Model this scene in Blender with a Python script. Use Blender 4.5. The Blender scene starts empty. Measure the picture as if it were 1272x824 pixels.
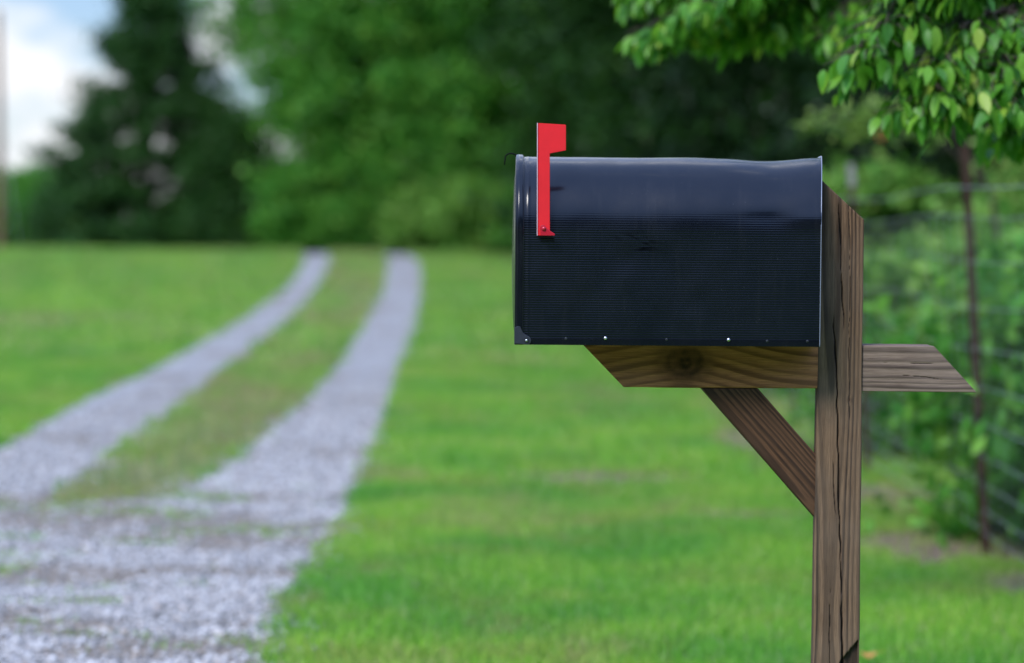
import bpy, bmesh, math, random
import numpy as np
from mathutils import Vector, Matrix

R = math.radians
rng = np.random.default_rng(11)
random.seed(4)
scene = bpy.context.scene
col = scene.collection

# ------------------------------------------------------------------ helpers
def link(o, parent=None):
    col.objects.link(o)
    if parent is not None:
        o.parent = parent
    return o

def tag(o, label=None, cat=None, group=None, kind=None):
    if label: o['label'] = label
    if cat: o['category'] = cat
    if group: o['group'] = group
    if kind: o['kind'] = kind
    return o

def empty(name, loc, label, cat, group=None):
    o = bpy.data.objects.new(name, None)
    o.empty_display_size = .1
    o.location = loc
    link(o)
    return tag(o, label, cat, group)

def mesh_np(name, verts, faces, mat, parent=None, smooth=False, offset=None, attrs=None):
    """verts (n,3), faces list of arrays with constant width (or one array)"""
    verts = np.asarray(verts, dtype=np.float32)
    if offset is not None:
        verts = verts - np.asarray(offset, dtype=np.float32)
    if not isinstance(faces, list): faces = [faces]
    faces = [np.asarray(f, dtype=np.int32) for f in faces if len(f)]
    loops = np.concatenate([f.ravel() for f in faces])
    sizes = np.concatenate([np.full(len(f), f.shape[1], np.int32) for f in faces])
    starts = np.concatenate([[0], np.cumsum(sizes)[:-1]]).astype(np.int32)
    me = bpy.data.meshes.new(name)
    me.vertices.add(len(verts)); me.vertices.foreach_set('co', verts.ravel())
    me.loops.add(len(loops)); me.loops.foreach_set('vertex_index', loops)
    me.polygons.add(len(sizes)); me.polygons.foreach_set('loop_start', starts)
    me.polygons.foreach_set('loop_total', sizes)
    if smooth:
        me.polygons.foreach_set('use_smooth', np.ones(len(sizes), bool))
    me.update(calc_edges=True)
    if attrs:
        for k, v in attrs.items():
            a = me.attributes.new(k, 'FLOAT', 'POINT')
            a.data.foreach_set('value', np.asarray(v, np.float32))
    me.materials.append(mat)
    o = bpy.data.objects.new(name, me)
    return link(o, parent)

def bm_obj(name, bm, mat, parent=None, smooth=False):
    me = bpy.data.meshes.new(name)
    bm.normal_update()
    bm.to_mesh(me); bm.free()
    if smooth:
        for p in me.polygons: p.use_smooth = True
    me.materials.append(mat)
    return link(bpy.data.objects.new(name, me), parent)

# value noise (numpy)
def _hash(ix, iy, iz, seed):
    h = (ix.astype(np.int64) * 374761393 + iy.astype(np.int64) * 668265263 +
         iz.astype(np.int64) * 2147483647 + seed * 1274126177) & 0xFFFFFFFF
    h = ((h ^ (h >> 13)) * 1274126177) & 0xFFFFFFFF
    h = ((h ^ (h >> 16)) * 2246822519) & 0xFFFFFFFF
    return ((h ^ (h >> 15)) & 0xFFFFFF) / float(0xFFFFFF)

def vnoise(x, y, z=0., seed=0):
    x, y, z = np.broadcast_arrays(np.asarray(x, float), np.asarray(y, float), np.asarray(z, float))
    ix, iy, iz = np.floor(x), np.floor(y), np.floor(z)
    fx, fy, fz = x - ix, y - iy, z - iz
    fx = fx * fx * (3 - 2 * fx); fy = fy * fy * (3 - 2 * fy); fz = fz * fz * (3 - 2 * fz)
    r = 0
    for a in (0, 1):
        for b in (0, 1):
            for c in (0, 1):
                w = (fx if a else 1 - fx) * (fy if b else 1 - fy) * (fz if c else 1 - fz)
                r = r + w * _hash(ix + a, iy + b, iz + c, seed)
    return r * 2 - 1

def sstep(a, b, x):
    t = np.clip((x - a) / (b - a), 0, 1)
    return t * t * (3 - 2 * t)

def H(Y):
    """height of the ground: flat near the mailbox, a gentle rise, then level"""
    return .76 * sstep(22, 60, Y) - .45 * sstep(57, 78, Y)

# ------------------------------------------------------------------ node material helpers
class NT:
    def __init__(s, name):
        s.m = bpy.data.materials.new(name); s.m.use_nodes = True
        s.t = s.m.node_tree; s.t.nodes.clear()
        s.out = s.t.nodes.new('ShaderNodeOutputMaterial')
    def n(s, typ, **kw):
        nd = s.t.nodes.new(typ)
        for k, v in kw.items():
            if k.startswith('i_'):
                key = k[2:].replace('_', ' ')
                nd.inputs[key].default_value = v
            else: setattr(nd, k, v)
        return nd
    def l(s, a, b): s.t.links.new(a, b)
    def noise(s, scale, detail=3, rough=.55, vec=None, dist=0.):
        nd = s.n('ShaderNodeTexNoise')
        nd.inputs['Scale'].default_value = scale; nd.inputs['Detail'].default_value = detail
        nd.inputs['Roughness'].default_value = rough; nd.inputs['Distortion'].default_value = dist
        if vec is not None: s.l(vec, nd.inputs['Vector'])
        return nd.outputs['Fac']
    def ramp(s, fac, stops):
        nd = s.n('ShaderNodeValToRGB'); e = nd.color_ramp.elements
        while len(e) < len(stops): e.new(.5)
        for k, (p, c) in enumerate(stops):
            e[k].position = p
            e[k].color = (c, c, c, 1) if isinstance(c, (int, float)) else (*c, 1)
        s.l(fac, nd.inputs['Fac'])
        return nd.outputs['Color']
    def mix(s, fac, a, b, mode='MIX'):
        nd = s.n('ShaderNodeMix', data_type='RGBA', blend_type=mode)
        for sock, v in ((nd.inputs[0], fac), (nd.inputs[6], a), (nd.inputs[7], b)):
            if isinstance(v, (int, float)): sock.default_value = v
            elif isinstance(v, tuple): sock.default_value = (*v, 1)
            else: s.l(v, sock)
        return nd.outputs[2]
    def math(s, op, a, b=0.):
        nd = s.n('ShaderNodeMath', operation=op)
        for sock, v in ((nd.inputs[0], a), (nd.inputs[1], b)):
            if isinstance(v, (int, float)): sock.default_value = v
            else: s.l(v, sock)
        return nd.outputs[0]
    def attr(s, name):
        return s.n('ShaderNodeAttribute', attribute_name=name).outputs['Fac']
    def obj(s): return s.n('ShaderNodeTexCoord').outputs['Object']
    def pos(s): return s.n('ShaderNodeNewGeometry').outputs['Position']
    def isl(s): return s.n('ShaderNodeNewGeometry').outputs['Random Per Island']
    def bump(s, h, strength, dist):
        nd = s.n('ShaderNodeBump'); nd.inputs['Strength'].default_value = strength
        nd.inputs['Distance'].default_value = dist
        s.l(h, nd.inputs['Height']); return nd.outputs['Normal']
    def bsdf(s, color, rough=.6, spec=.5, metal=0., normal=None, coat=0.):
        b = s.n('ShaderNodeBsdfPrincipled')
        if isinstance(color, tuple): b.inputs['Base Color'].default_value = (*color, 1)
        else: s.l(color, b.inputs['Base Color'])
        if isinstance(rough, (int, float)): b.inputs['Roughness'].default_value = rough
        else: s.l(rough, b.inputs['Roughness'])
        b.inputs['Specular IOR Level'].default_value = spec
        b.inputs['Metallic'].default_value = metal
        b.inputs['Coat Weight'].default_value = coat
        if normal is not None: s.l(normal, b.inputs['Normal'])
        return b.outputs[0]
    def done(s, sh):
        s.l(sh, s.out.inputs['Surface']); return s.m

def leaf_mat(name, stops, transl=.35, tcol=None, rough=.5, spec=.16):
    t = NT(name)
    c = t.ramp(t.isl(), stops)
    big = t.noise(.9, 2, .5, t.pos())
    c = t.mix(t.ramp(big, [(.35, 0.), (.65, .5)]), c, t.mix(1., c, (.62, .8, .55), 'MULTIPLY'))
    b = t.bsdf(c, rough, spec)
    tr = t.n('ShaderNodeBsdfTranslucent')
    if tcol: t.l(t.mix(1., c, tcol, 'MULTIPLY'), tr.inputs['Color'])
    else: t.l(c, tr.inputs['Color'])
    mx = t.n('ShaderNodeMixShader'); mx.inputs[0].default_value = transl
    t.l(b, mx.inputs[1]); t.l(tr.outputs[0], mx.inputs[2])
    return t.done(mx.outputs[0])

# ------------------------------------------------------------------ materials
def m_simple(name, c, rough, spec=.5, metal=0., var=.15, sc=60.):
    t = NT(name)
    n = t.noise(sc, 4, .6, t.obj())
    cc = t.mix(n, tuple(v * (1 - var) for v in c), tuple(v * (1 + var) for v in c))
    return t.done(t.bsdf(cc, rough, spec, metal))

def m_paint():
    t = NT('black_enamel')
    o = t.obj()
    spk = t.ramp(t.noise(330, 2, .5, o), [(.70, 0.), (.78, 1.)])
    spk2 = t.ramp(t.noise(34, 3, .6, o), [(.45, 0.), (.7, 1.)])
    dust = t.math('MULTIPLY', spk, spk2)
    dust = t.math('MULTIPLY', dust, .30)
    film = t.ramp(t.noise(7, 4, .6, o), [(.4, 0.), (.75, .014)])
    fac = t.math('ADD', dust, film)
    c = t.mix(fac, (.0016, .0026, .0056), (.13, .14, .16))
    sc = t.attr('scuff')
    c = t.mix(t.math('MULTIPLY', sc, .9), c, (.0008, .0009, .0012))
    st = t.n('ShaderNodeMapping'); st.inputs['Scale'].default_value = (1., .3, .12); t.l(o, st.inputs['Vector'])
    run = t.ramp(t.noise(48, 4, .6, st.outputs[0]), [(.56, 0.), (.78, .020)])       # faint water runs
    c = t.mix(run, c, (.22, .22, .22))
    r = t.ramp(t.noise(16, 5, .65, o), [(.3, .15), (.7, .26)])
    sh = t.bsdf(c, t.math('ADD', r, t.math('MULTIPLY', sc, .08)), .3, 0., t.bump(t.noise(30, 2, .5, o), .05, .001), .05)
    t.l(t.math('MULTIPLY', t.math('SUBTRACT', 1., t.math('MULTIPLY', sc, .85)), .30), sh.node.inputs['Specular IOR Level'])
    return t.done(sh)

def m_wood(name, early, late, tone, greyc, greyf):
    t = NT(name)
    cx = t.n('ShaderNodeCombineXYZ')
    for k_, (a_, m_) in enumerate((('along', 26.), ('across', 900.), ('deep', 900.))):
        t.l(t.math('MULTIPLY', t.attr(a_), m_), cx.inputs[k_])
    ff = t.noise(1., 4, .7, cx.outputs[0])
    g = t.attr('grain'); f = t.attr('fiber'); k = t.attr('crack'); kn = t.attr('knot')
    c = t.mix(g, early, late)
    c = t.mix(t.math('MULTIPLY', f, .8), c, t.mix(1., c, tone, 'MULTIPLY'))
    c = t.mix(t.ramp(ff, [(.48, 0.), (.66, .75)]), c, t.mix(1., c, (.34, .29, .26), 'MULTIPLY'))
    c = t.mix(t.ramp(ff, [(.32, .55), (.46, 0.)]), c, t.mix(1., c, (1.45, 1.42, 1.40), 'MULTIPLY'))
    pn = t.noise(5., 3, .6, t.obj())
    c = t.mix(t.math('MULTIPLY', t.ramp(pn, [(.35, 0.), (.7, 1.)]), greyf), c, greyc)
    c = t.mix(kn, c, t.ramp(t.noise(70, 4, .7, t.obj()), [(.35, (.016, .008, .005)), (.65, (.085, .034, .014))]))
    c = t.mix(k, c, (.006, .005, .004))
    return t.done(t.bsdf(c, .82, .22, 0., t.bump(ff, .35, .0012)))

def m_lawn():
    t = NT('lawn_ground')
    p = t.pos()
    a = t.noise(.55, 4, .6, p); b = t.noise(9, 4, .65, p); d = t.noise(70, 3, .6, p)
    c = t.mix(t.ramp(a, [(.35, 0.), (.65, 1.)]), (.100, .250, .030), (.165, .310, .045))
    c = t.mix(t.ramp(b, [(.5, 0.), (.75, .6)]), c, (.13, .15, .040))
    c = t.mix(t.ramp(d, [(.45, 0.), (.7, .5)]), c, (.025, .060, .010))
    soil = t.ramp(t.noise(26, 4, .7, p), [(.2, (.085, .058, .040)), (.8, (.22, .165, .125))])
    c = t.mix(t.attr('bare'), c, soil)
    return t.done(t.bsdf(c, .9, .15, 0., t.bump(d, .6, .03)))

def m_grass():
    t = NT('grass_blades')
    p = t.pos()
    c = t.ramp(t.isl(), [(0., (.095, .270, .026)), (.40, (.205, .440, .040)), (.78, (.33, .56, .058)), (.92, (.42, .50, .14)), (1., (.42, .36, .20))])
    big = t.noise(.8, 4, .6, p)
    c = t.mix(t.ramp(big, [(.42, 0.), (.60, 1.)]), c, t.mix(1., c, (.50, .76, .80), 'MULTIPLY'))
    y = t.ramp(t.noise(1.3, 4, .65, p), [(.50, 0.), (.70, .65)])
    c = t.mix(y, c, (.27, .29, .075))
    c = t.mix(t.attr('dry'), c, t.ramp(t.isl(), [(0., (.20, .175, .075)), (.6, (.36, .30, .145)), (1., (.46, .38, .21))]))
    b = t.bsdf(c, .55, .25)
    tr = t.n('ShaderNodeBsdfTranslucent'); t.l(c, tr.inputs['Color'])
    mx = t.n('ShaderNodeMixShader'); mx.inputs[0].default_value = .4
    t.l(b, mx.inputs[1]); t.l(tr.outputs[0], mx.inputs[2])
    return t.done(mx.outputs[0])

def m_gravel():
    t = NT('crushed_gravel')
    p = t.pos()
    v = t.n('ShaderNodeTexVoronoi'); v.inputs['Scale'].default_value = 55; t.l(p, v.inputs['Vector'])
    sep = t.n('ShaderNodeSeparateColor'); t.l(v.outputs['Color'], sep.inputs[0])
    c = t.ramp(sep.outputs[0], [(0., (.235, .232, .228)), (.5, (.43, .425, .42)), (1., (.61, .60, .59))])
    c = t.mix(t.ramp(v.outputs['Distance'], [(.45, 0.), (.75, .75)]), c, (.10, .09, .08))
    d = t.ramp(t.math('ADD', t.attr('worn'), t.math('MULTIPLY', t.math('SUBTRACT', t.noise(14., 4, .7, p), .5), .9)), [(.25, 0.), (.7, .9)])
    soil = t.ramp(t.noise(30, 3, .6, p), [(.3, (.14, .112, .085)), (.7, (.30, .245, .185))])
    c = t.mix(d, c, soil)
    h = t.math('MULTIPLY', v.outputs['Distance'], -1.)
    return t.done(t.bsdf(c, .85, .25, 0., t.bump(h, .9, .03)))

def m_stone():
    t = NT('gravel_stone')
    c = t.ramp(t.isl(), [(0., (.11, .106, .10)), (.30, (.25, .246, .242)), (.70, (.41, .403, .395)), (.90, (.60, .59, .58)), (1., (.32, .25, .19))])
    return t.done(t.bsdf(c, .8, .25))

def m_bark(name, a, b, sc=14.):
    t = NT(name)
    mp = t.n('ShaderNodeMapping'); mp.inputs['Scale'].default_value = (1., 1., .18); t.l(t.obj(), mp.inputs['Vector'])
    n = t.noise(sc, 5, .65, mp.outputs[0])
    return t.done(t.bsdf(t.ramp(n, [(.3, a), (.7, b)]), .9, .2, 0., t.bump(n, .8, .02)))

M = dict(
    paint=m_paint(),
    red=m_simple('red_flag_plastic', (.62, .014, .020), .40, .4, var=.14, sc=30),
    pink=m_simple('sky_lit_flag_edge', (.60, .42, .46), .6, .3),  # pale tone paints the sky light on the flag's bent edge
    steel=m_simple('zinc_screw', (.62, .62, .64), .3, .5, 1.),
    matte=m_simple('black_latch', (.006, .007, .007), .8, .1),
    reddark=m_simple('shaded_red_plastic', (.40, .007, .022), .28, .6, var=.1, sc=30),  # darker copy of the flag red, relief shading put into the colour
    dark=m_simple('dark_rivet', (.012, .013, .016), .4),
    worn=m_simple('worn_hinge_paint', (.020, .023, .032), .38, .5, var=.5, sc=150),
    rimmetal=m_simple('worn_rim_edge', (.20, .22, .27), .38, .5, .3),
    wire=m_simple('galvanised_wire', (.30, .32, .32), .6, .5, .4),
    tpost=m_simple('rusty_fence_post', (.040, .023, .016), .85, .15, var=.4, sc=40),
    ptip=m_simple('weathered_post_tip', (.20, .185, .18), .8, .2, var=.2),
    pole=m_bark('utility_pole_wood', (.10, .055, .038), (.21, .125, .09)),
    bark=m_bark('tree_bark', (.035, .027, .020), (.10, .08, .062)),
    lawn=m_lawn(), grass=m_grass(), gravel=m_gravel(), stone=m_stone(),
    post_wood=m_wood('weathered_post_wood', (.195, .122, .070), (.017, .009, .005), (.34, .27, .21), (.180, .132, .098), .35),
    arm_wood=m_wood('sheltered_brown_wood', (.54, .225, .090), (.165, .058, .021), (.46, .36, .28), (.27, .14, .075), .35),
    brace_wood=m_wood('dark_brown_wood', (.125, .064, .031), (.009, .0045, .003), (.42, .34, .27), (.060, .034, .020), .4),
    grey_wood=m_wood('bleached_grey_wood', (.245, .182, .140), (.040, .025, .018), (.44, .38, .33), (.225, .172, .140), .40),
    leaf_near=leaf_mat('glossy_green_leaf', [(0., (.045, .170, .020)), (.5, (.095, .29, .026)), (.85, (.19, .40, .040)), (1., (.34, .46, .07))], .42, (1.15, 1.2, .6), .42, .32),
    leaf_mid=leaf_mat('mid_green_leaf', [(0., (.034, .150, .018)), (.6, (.078, .255, .028)), (1., (.19, .39, .055))], .35),
    leaf_light=leaf_mat('light_green_leaf', [(0., (.085, .235, .034)), (.6, (.165, .34, .052)), (1., (.29, .44, .10))], .4),
    leaf_dark=leaf_mat('dark_shaded_leaf', [(0., (.0045, .017, .003)), (.7, (.008, .030, .005)), (1., (.020, .055, .008))], .25),  # deep shadow of the wood is put into this leaf colour
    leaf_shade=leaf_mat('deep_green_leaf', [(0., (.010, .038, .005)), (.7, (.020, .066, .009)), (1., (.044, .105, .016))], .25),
    leaf_cedar=leaf_mat('cedar_needle', [(0., (.014, .052, .010)), (.7, (.030, .090, .017)), (1., (.060, .125, .026))], .2),
    leaf_pale=leaf_mat('pale_yellow_green_leaf', [(0., (.13, .25, .04)), (1., (.28, .38, .09))], .45),
    orange=m_simple('orange_petal', (.42, .10, .02), .6),
    brownleaf=m_simple('dry_leaf', (.36, .17, .03), .7),
)

# ------------------------------------------------------------------ MAILBOX
ZB, ZC, RW, YC = 1.068, 1.285, .145, 4.745      # bottom, arch centre height, half width, centre depth
X0, X1 = .021, .586

def profile(off=0., step=.0008, bottom=True):
    """closed outline in (y,z): near side up, arch, far side down; returns pts, outward normals, rib weight"""
    r = RW + off; zb = ZB - (off if bottom else 0)
    n1 = int((ZC - zb) / step); n2 = int(math.pi * r / step)
    z = np.linspace(zb, ZC, n1, endpoint=False)
    th = np.linspace(0, math.pi, n2 + 1)
    P = np.concatenate([np.stack([np.full(n1, -r), z], 1),
                        np.stack([-r * np.cos(th), ZC + r * np.sin(th)], 1),
                        np.stack([np.full(n1, r), z[::-1]], 1)])
    N = np.concatenate([np.tile([-1., 0.], (n1, 1)), np.stack([-np.cos(th), np.sin(th)], 1), np.tile([1., 0.], (n1, 1))])
    return P, N

mailbox = empty('mailbox', (.30, YC, ZB), 'large black arched metal mailbox with its red flag raised, on a wooden post', 'mailbox')
MO = np.array(mailbox.location)

END = .0170                     # the sheet runs out farther at the crown of the arch than at the sides
def flare(P): return (1 - np.abs(P[:, 0]) / RW).clip(0, 1) * (P[:, 1] > ZC - .02)
def build_body():
    P, N = profile()
    n = len(P)
    xs = np.concatenate([np.linspace(X0, X0 + .022, 14, endpoint=False), np.linspace(X0 + .022, X1 - .012, 170), np.linspace(X1 - .010, X1, 6)])
    s = np.concatenate([[0], np.cumsum(np.hypot(*np.diff(P, axis=0).T))])
    z = P[:, 1]
    ribw = (.22 * sstep(1.326, 1.316, z) + .78 * sstep(1.310, 1.282, z)) * sstep(1.078, 1.083, z)
    rib = (.5 + .5 * np.sin(2 * math.pi * s / .0046)) * ribw * .00044
    V, SC = [], []
    for x in xs:
        d = -rib.copy()
        a_ = vnoise(x * 60 + z * 45, z * 190 + x * 60, 0, 15) + .7 * vnoise(x * 30, z * 240, 0, 16)
        SC.append(np.clip(sstep(-.1, .7, a_ + .2) * np.exp(-((x - .235) / .034) ** 2 - ((z - 1.262 + .10 * (x - .235)) / .016) ** 2) * 1.5, 0, 1) * (P[:, 0] < 0))
        d += .0006 * math.exp(-((x - .0295) / .0022) ** 2)                      # bead behind the door
        # dents and waves of the thin sheet
        d += .0009 * vnoise(x * 9, P[:, 0] * 9, z * 9, 5) + .0004 * vnoise(x * 28, P[:, 0] * 24, z * 26, 6)
        top = sstep(1.33, 1.42, z)
        d -= .0042 * math.exp(-((x - .488) / .055) ** 2) * top
        d += .0020 * math.exp(-((x - .575) / .030) ** 2) * top
        sh = np.exp(-((z - 1.312) / .016) ** 2) * (P[:, 0] < 0)
        d += .0022 * sh * math.exp(-((x - .575) / .045) ** 2) - .0016 * sh * math.exp(-((x - .47) / .06) ** 2)
        d -= .0012 * np.exp(-((z - 1.235) / .03) ** 2) * math.exp(-((x - .235) / .06) ** 2) * (P[:, 0] < 0)
        q = P + N * d[:, None]
        V.append(np.stack([x + END * flare(P) * sstep(.36, X1, x), q[:, 0] + YC, q[:, 1]], 1))
    m = len(xs)
    V = np.concatenate(V)
    i = np.arange(m - 1)[:, None] * n; j = np.arange(n)[None, :]
    jn = (j + 1) % n
    F = np.stack([i + j, i + jn, i + n + jn, i + n + j], -1).reshape(-1, 4)
    return mesh_np('body', V, F, M['paint'], mailbox, True, MO, dict(scuff=np.concatenate(SC)))
build_body()

def cap(name, x, off, lip, thick, mat, parent, org, bulge=0., rollr=.003):
    """pressed end panel: flange of length lip (towards +x if lip>0) and a slightly domed face at x"""
    P, N = profile(off, .004, False)
    n = len(P); c = np.array([0., ZB + .17])
    rings = []
    sgn = 1 if lip > 0 else -1
    rings.append((x + lip, P - N * thick))
    rings.append((x + lip, P + N * 0.))
    for k in range(3):
        rings.append((x + lip * (.75 - .25 * k), P + N * .0002 * k))
    for k in range(6):
        a = math.pi / 2 * k / 5
        rings.append((x + sgn * rollr * (1 - math.sin(a)), P - N * rollr * (1 - math.cos(a))))
    for f in (.97, .93, .9, .8, .6, .4, .2, .02):
        rings.append((x - sgn * bulge * (1 - f ** 2) + sgn * (.002 if .85 < f < .95 else 0), c + (P - N * rollr - c) * f))
    V = np.concatenate([np.stack([np.full(n, xx), q[:, 0] + YC, q[:, 1]], 1) for xx, q in rings])
    m = len(rings)
    i = np.arange(m - 1)[:, None] * n; j = np.arange(n)[None, :]; jn = (j + 1) % n
    F = np.stack([i + j, i + jn, i + n + jn, i + n + j], -1).reshape(-1, 4)
    return mesh_np(name, V, F, mat, parent, True, org)

door = cap('door', .0045, .0042, .0165, .0016, M['paint'], mailbox, MO, .006, .004)
cap('back_panel', X1 - .0005, -.0016, -.006, .0012, M['paint'], mailbox, MO, .0, .0008)
def rim():
    P, N = profile(0, .004); n = len(P); fx = X1 + END * flare(P)
    up_ = .0016 + .0042 * sstep(1.36, 1.43, P[:, 1])
    rings = []
    for dx, off in ((-.0006, -.0012), (-.0006, 1.), (.0009, 1.), (.0009, -.0012)):
        o_ = np.where(off > 0, up_, off)
        q = P + N * o_[:, None]
        rings.append(np.stack([fx + dx, q[:, 0] + YC, q[:, 1]], 1))
    V = np.concatenate(rings); j = np.arange(n)[None]; jn = (j + 1) % n
    i = np.arange(4)[:, None] * n; i2 = ((np.arange(4) + 1) % 4)[:, None] * n
    F = np.stack([i + j, i + jn, i2 + jn, i2 + j], -1).reshape(-1, 4)
    return mesh_np('back_rim', V, F, M['rimmetal'], mailbox, False, MO)
rim()

def rel(o, p): return Vector(p) - Vector(MO)

def poly_prism(name, pts, y0, y1, mat, parent, bevel=.0008, seg=2):
    """outline in (x,z), extruded between depths y0 (near) and y1"""
    bm = bmesh.new()
    vs = [bm.verts.new((x - MO[0], y0 - MO[1], z - MO[2])) for x, z in pts]
    f = bm.faces.new(vs)
    ex = bmesh.ops.extrude_face_region(bm, geom=[f])
    for v in ex['geom']:
        if isinstance(v, bmesh.types.BMVert): v.co.y += (y1 - y0)
    bmesh.ops.recalc_face_normals(bm, faces=bm.faces)
    if bevel: bmesh.ops.bevel(bm, geom=list(bm.edges), offset=bevel, segments=seg, affect='EDGES', clamp_overlap=True)
    return bm_obj(name, bm, mat, parent)

# latch strip on the door, seen edge on
def strip(name, pts, w, th, mat, parent):
    V = []
    pts = [Vector((p[0], 0, p[1])) for p in pts]
    for k, p in enumerate(pts):
        t = (pts[min(k + 1, len(pts) - 1)] - pts[max(k - 1, 0)]).normalized()
        nrm = Vector((-t.z, 0, t.x)) * th / 2
        for a, b in ((-1, -1), (1, -1), (1, 1), (-1, 1)):
            q = p + nrm * a
            V.append((q.x, YC + b * w / 2, q.z))
    n = len(pts); F = []
    for k in range(n - 1):
        for e in range(4):
            F.append((k * 4 + e, k * 4 + (e + 1) % 4, k * 4 + 4 + (e + 1) % 4, k * 4 + 4 + e))
    F += [(3, 2, 1, 0), tuple((n - 1) * 4 + e for e in range(4))]
    return mesh_np(name, np.array(V), np.array(F), mat, parent, False, MO)
lp = []
for k in range(15):
    a = math.pi * (.22 + .86 * k / 14)
    lp.append((-.0045 + .0118 * math.cos(a), 1.4265 + .0095 * math.sin(a)))
lp = [(.009, 1.4335)] + lp + [(-.0170, 1.4195), (-.0172, 1.4135)]
strip('latch', lp, .016, .0024, M['matte'], door)

# hinge ear and its rivet
hp = [(.0048, 1.0705), (.0275, 1.0685)]
for k in range(9):
    a = -math.pi / 2 + math.pi * .95 * k / 8
    hp.append((.0275 + .0088 * math.cos(a), 1.0765 + .0088 * math.sin(a)))
hp += [(.0205, 1.091), (.0155, 1.1025), (.0105, 1.1035), (.0048, 1.100)]
poly_prism('hinge', hp, YC - RW - .0062, YC - RW - .0042, M['worn'], door, .0005, 1)

def dome(name, x, z, r, h, mat, parent, ybase=None):
    y = (YC - RW) if ybase is None else ybase
    bm = bmesh.new()
    bmesh.ops.create_uvsphere(bm, u_segments=20, v_segments=10, radius=1)
    for v in bm.verts:
        v.co = Vector((x - MO[0] + v.co.x * r, y - MO[1] - max(v.co.y, -.3) * h, z - MO[2] + v.co.z * r))
    bmesh.ops.recalc_face_normals(bm, faces=bm.faces)
    return bm_obj(name, bm, mat, parent, True)
def ring(name, x, z, r0, r1, y, mat, parent):
    bm = bmesh.new(); bmesh.ops.create_cone(bm, segments=20, radius1=r1, radius2=r0, depth=.0016, cap_ends=True)
    bmesh.ops.rotate(bm, verts=bm.verts, cent=(0, 0, 0), matrix=Matrix.Rotation(R(90), 3, 'X'))
    bmesh.ops.translate(bm, verts=bm.verts, vec=(x - MO[0], y - MO[1], z - MO[2]))
    return bm_obj(name, bm, mat, parent)
ring('washer', .0275, 1.0765, .0048, .0052, YC - RW - .0066, M['dark'], door)
dome('rivet', .0275, 1.0765, .0025, .0022, M['steel'], door, YC - RW - .0072)
for x, z in ((.1779, 1.0815), (.4125, 1.0803)):
    dome('screw', x, z, .0036, .0030, M['steel'], mailbox)
for x, z in ((.1030, 1.0798), (.2945, 1.0796), (.4862, 1.0782), (.5628, 1.0785)):
    ring('rivet_hole', x, z, .0014, .0030, YC - RW - .0004, M['dark'], mailbox)
    
# flag
flag_o = poly_prism('flag', [(.0468, 1.4885), (.0990, 1.4858), (.0995, 1.4372), (.0690, 1.4310), (.0700, 1.3100), (.0705, 1.2757), (.0482, 1.2757)],
           4.5855, 4.5875, M['red'], mailbox, .0006)
poly_prism('flange', [(.0449, 1.4870), (.0560, 1.4870), (.0560, 1.2765), (.0463, 1.2765)], 4.5905, 4.5920, M['reddark'], flag_o, .0003, 1)
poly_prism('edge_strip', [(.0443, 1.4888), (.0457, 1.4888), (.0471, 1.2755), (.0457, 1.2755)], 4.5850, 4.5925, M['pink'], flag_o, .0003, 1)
pv = []
for k in range(10):
    a = math.pi * (1.05 - 1.0 * k / 9)
    pv.append((.0570 + .0056 * math.cos(a), 1.2905 + .0056 * math.sin(a)))
pv += [(.0690, 1.2860), (.0800, 1.2790), (.0798, 1.2755), (.0530, 1.2753)]
poly_prism('pivot', pv, 4.5745, 4.5850, M['reddark'], flag_o, .0034, 3)
dome('pivot_boss', .0585, 1.2890, .0042, .0045, M['reddark'], flag_o, 4.5748)
pin = ring('pin', .0605, 1.287, .006, .006, 4.5935, M['dark'], flag_o)
pin.scale = (1, 1, 1)
bmx = bmesh.new(); bmx.from_mesh(pin.data)
for v in bmx.verts: v.co.y = (4.5985 - MO[1]) if v.co.y > (4.5935 - MO[1]) else (4.5872 - MO[1])
bmx.to_mesh(pin.data); bmx.free()

# ------------------------------------------------------------------ WOODEN POST
post_thing = empty('mailbox_post', (.643, 4.745, 0), 'brown weathered timber post with a bracket arm and a diagonal brace under the mailbox', 'post')
PO = np.array(post_thing.location)

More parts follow.
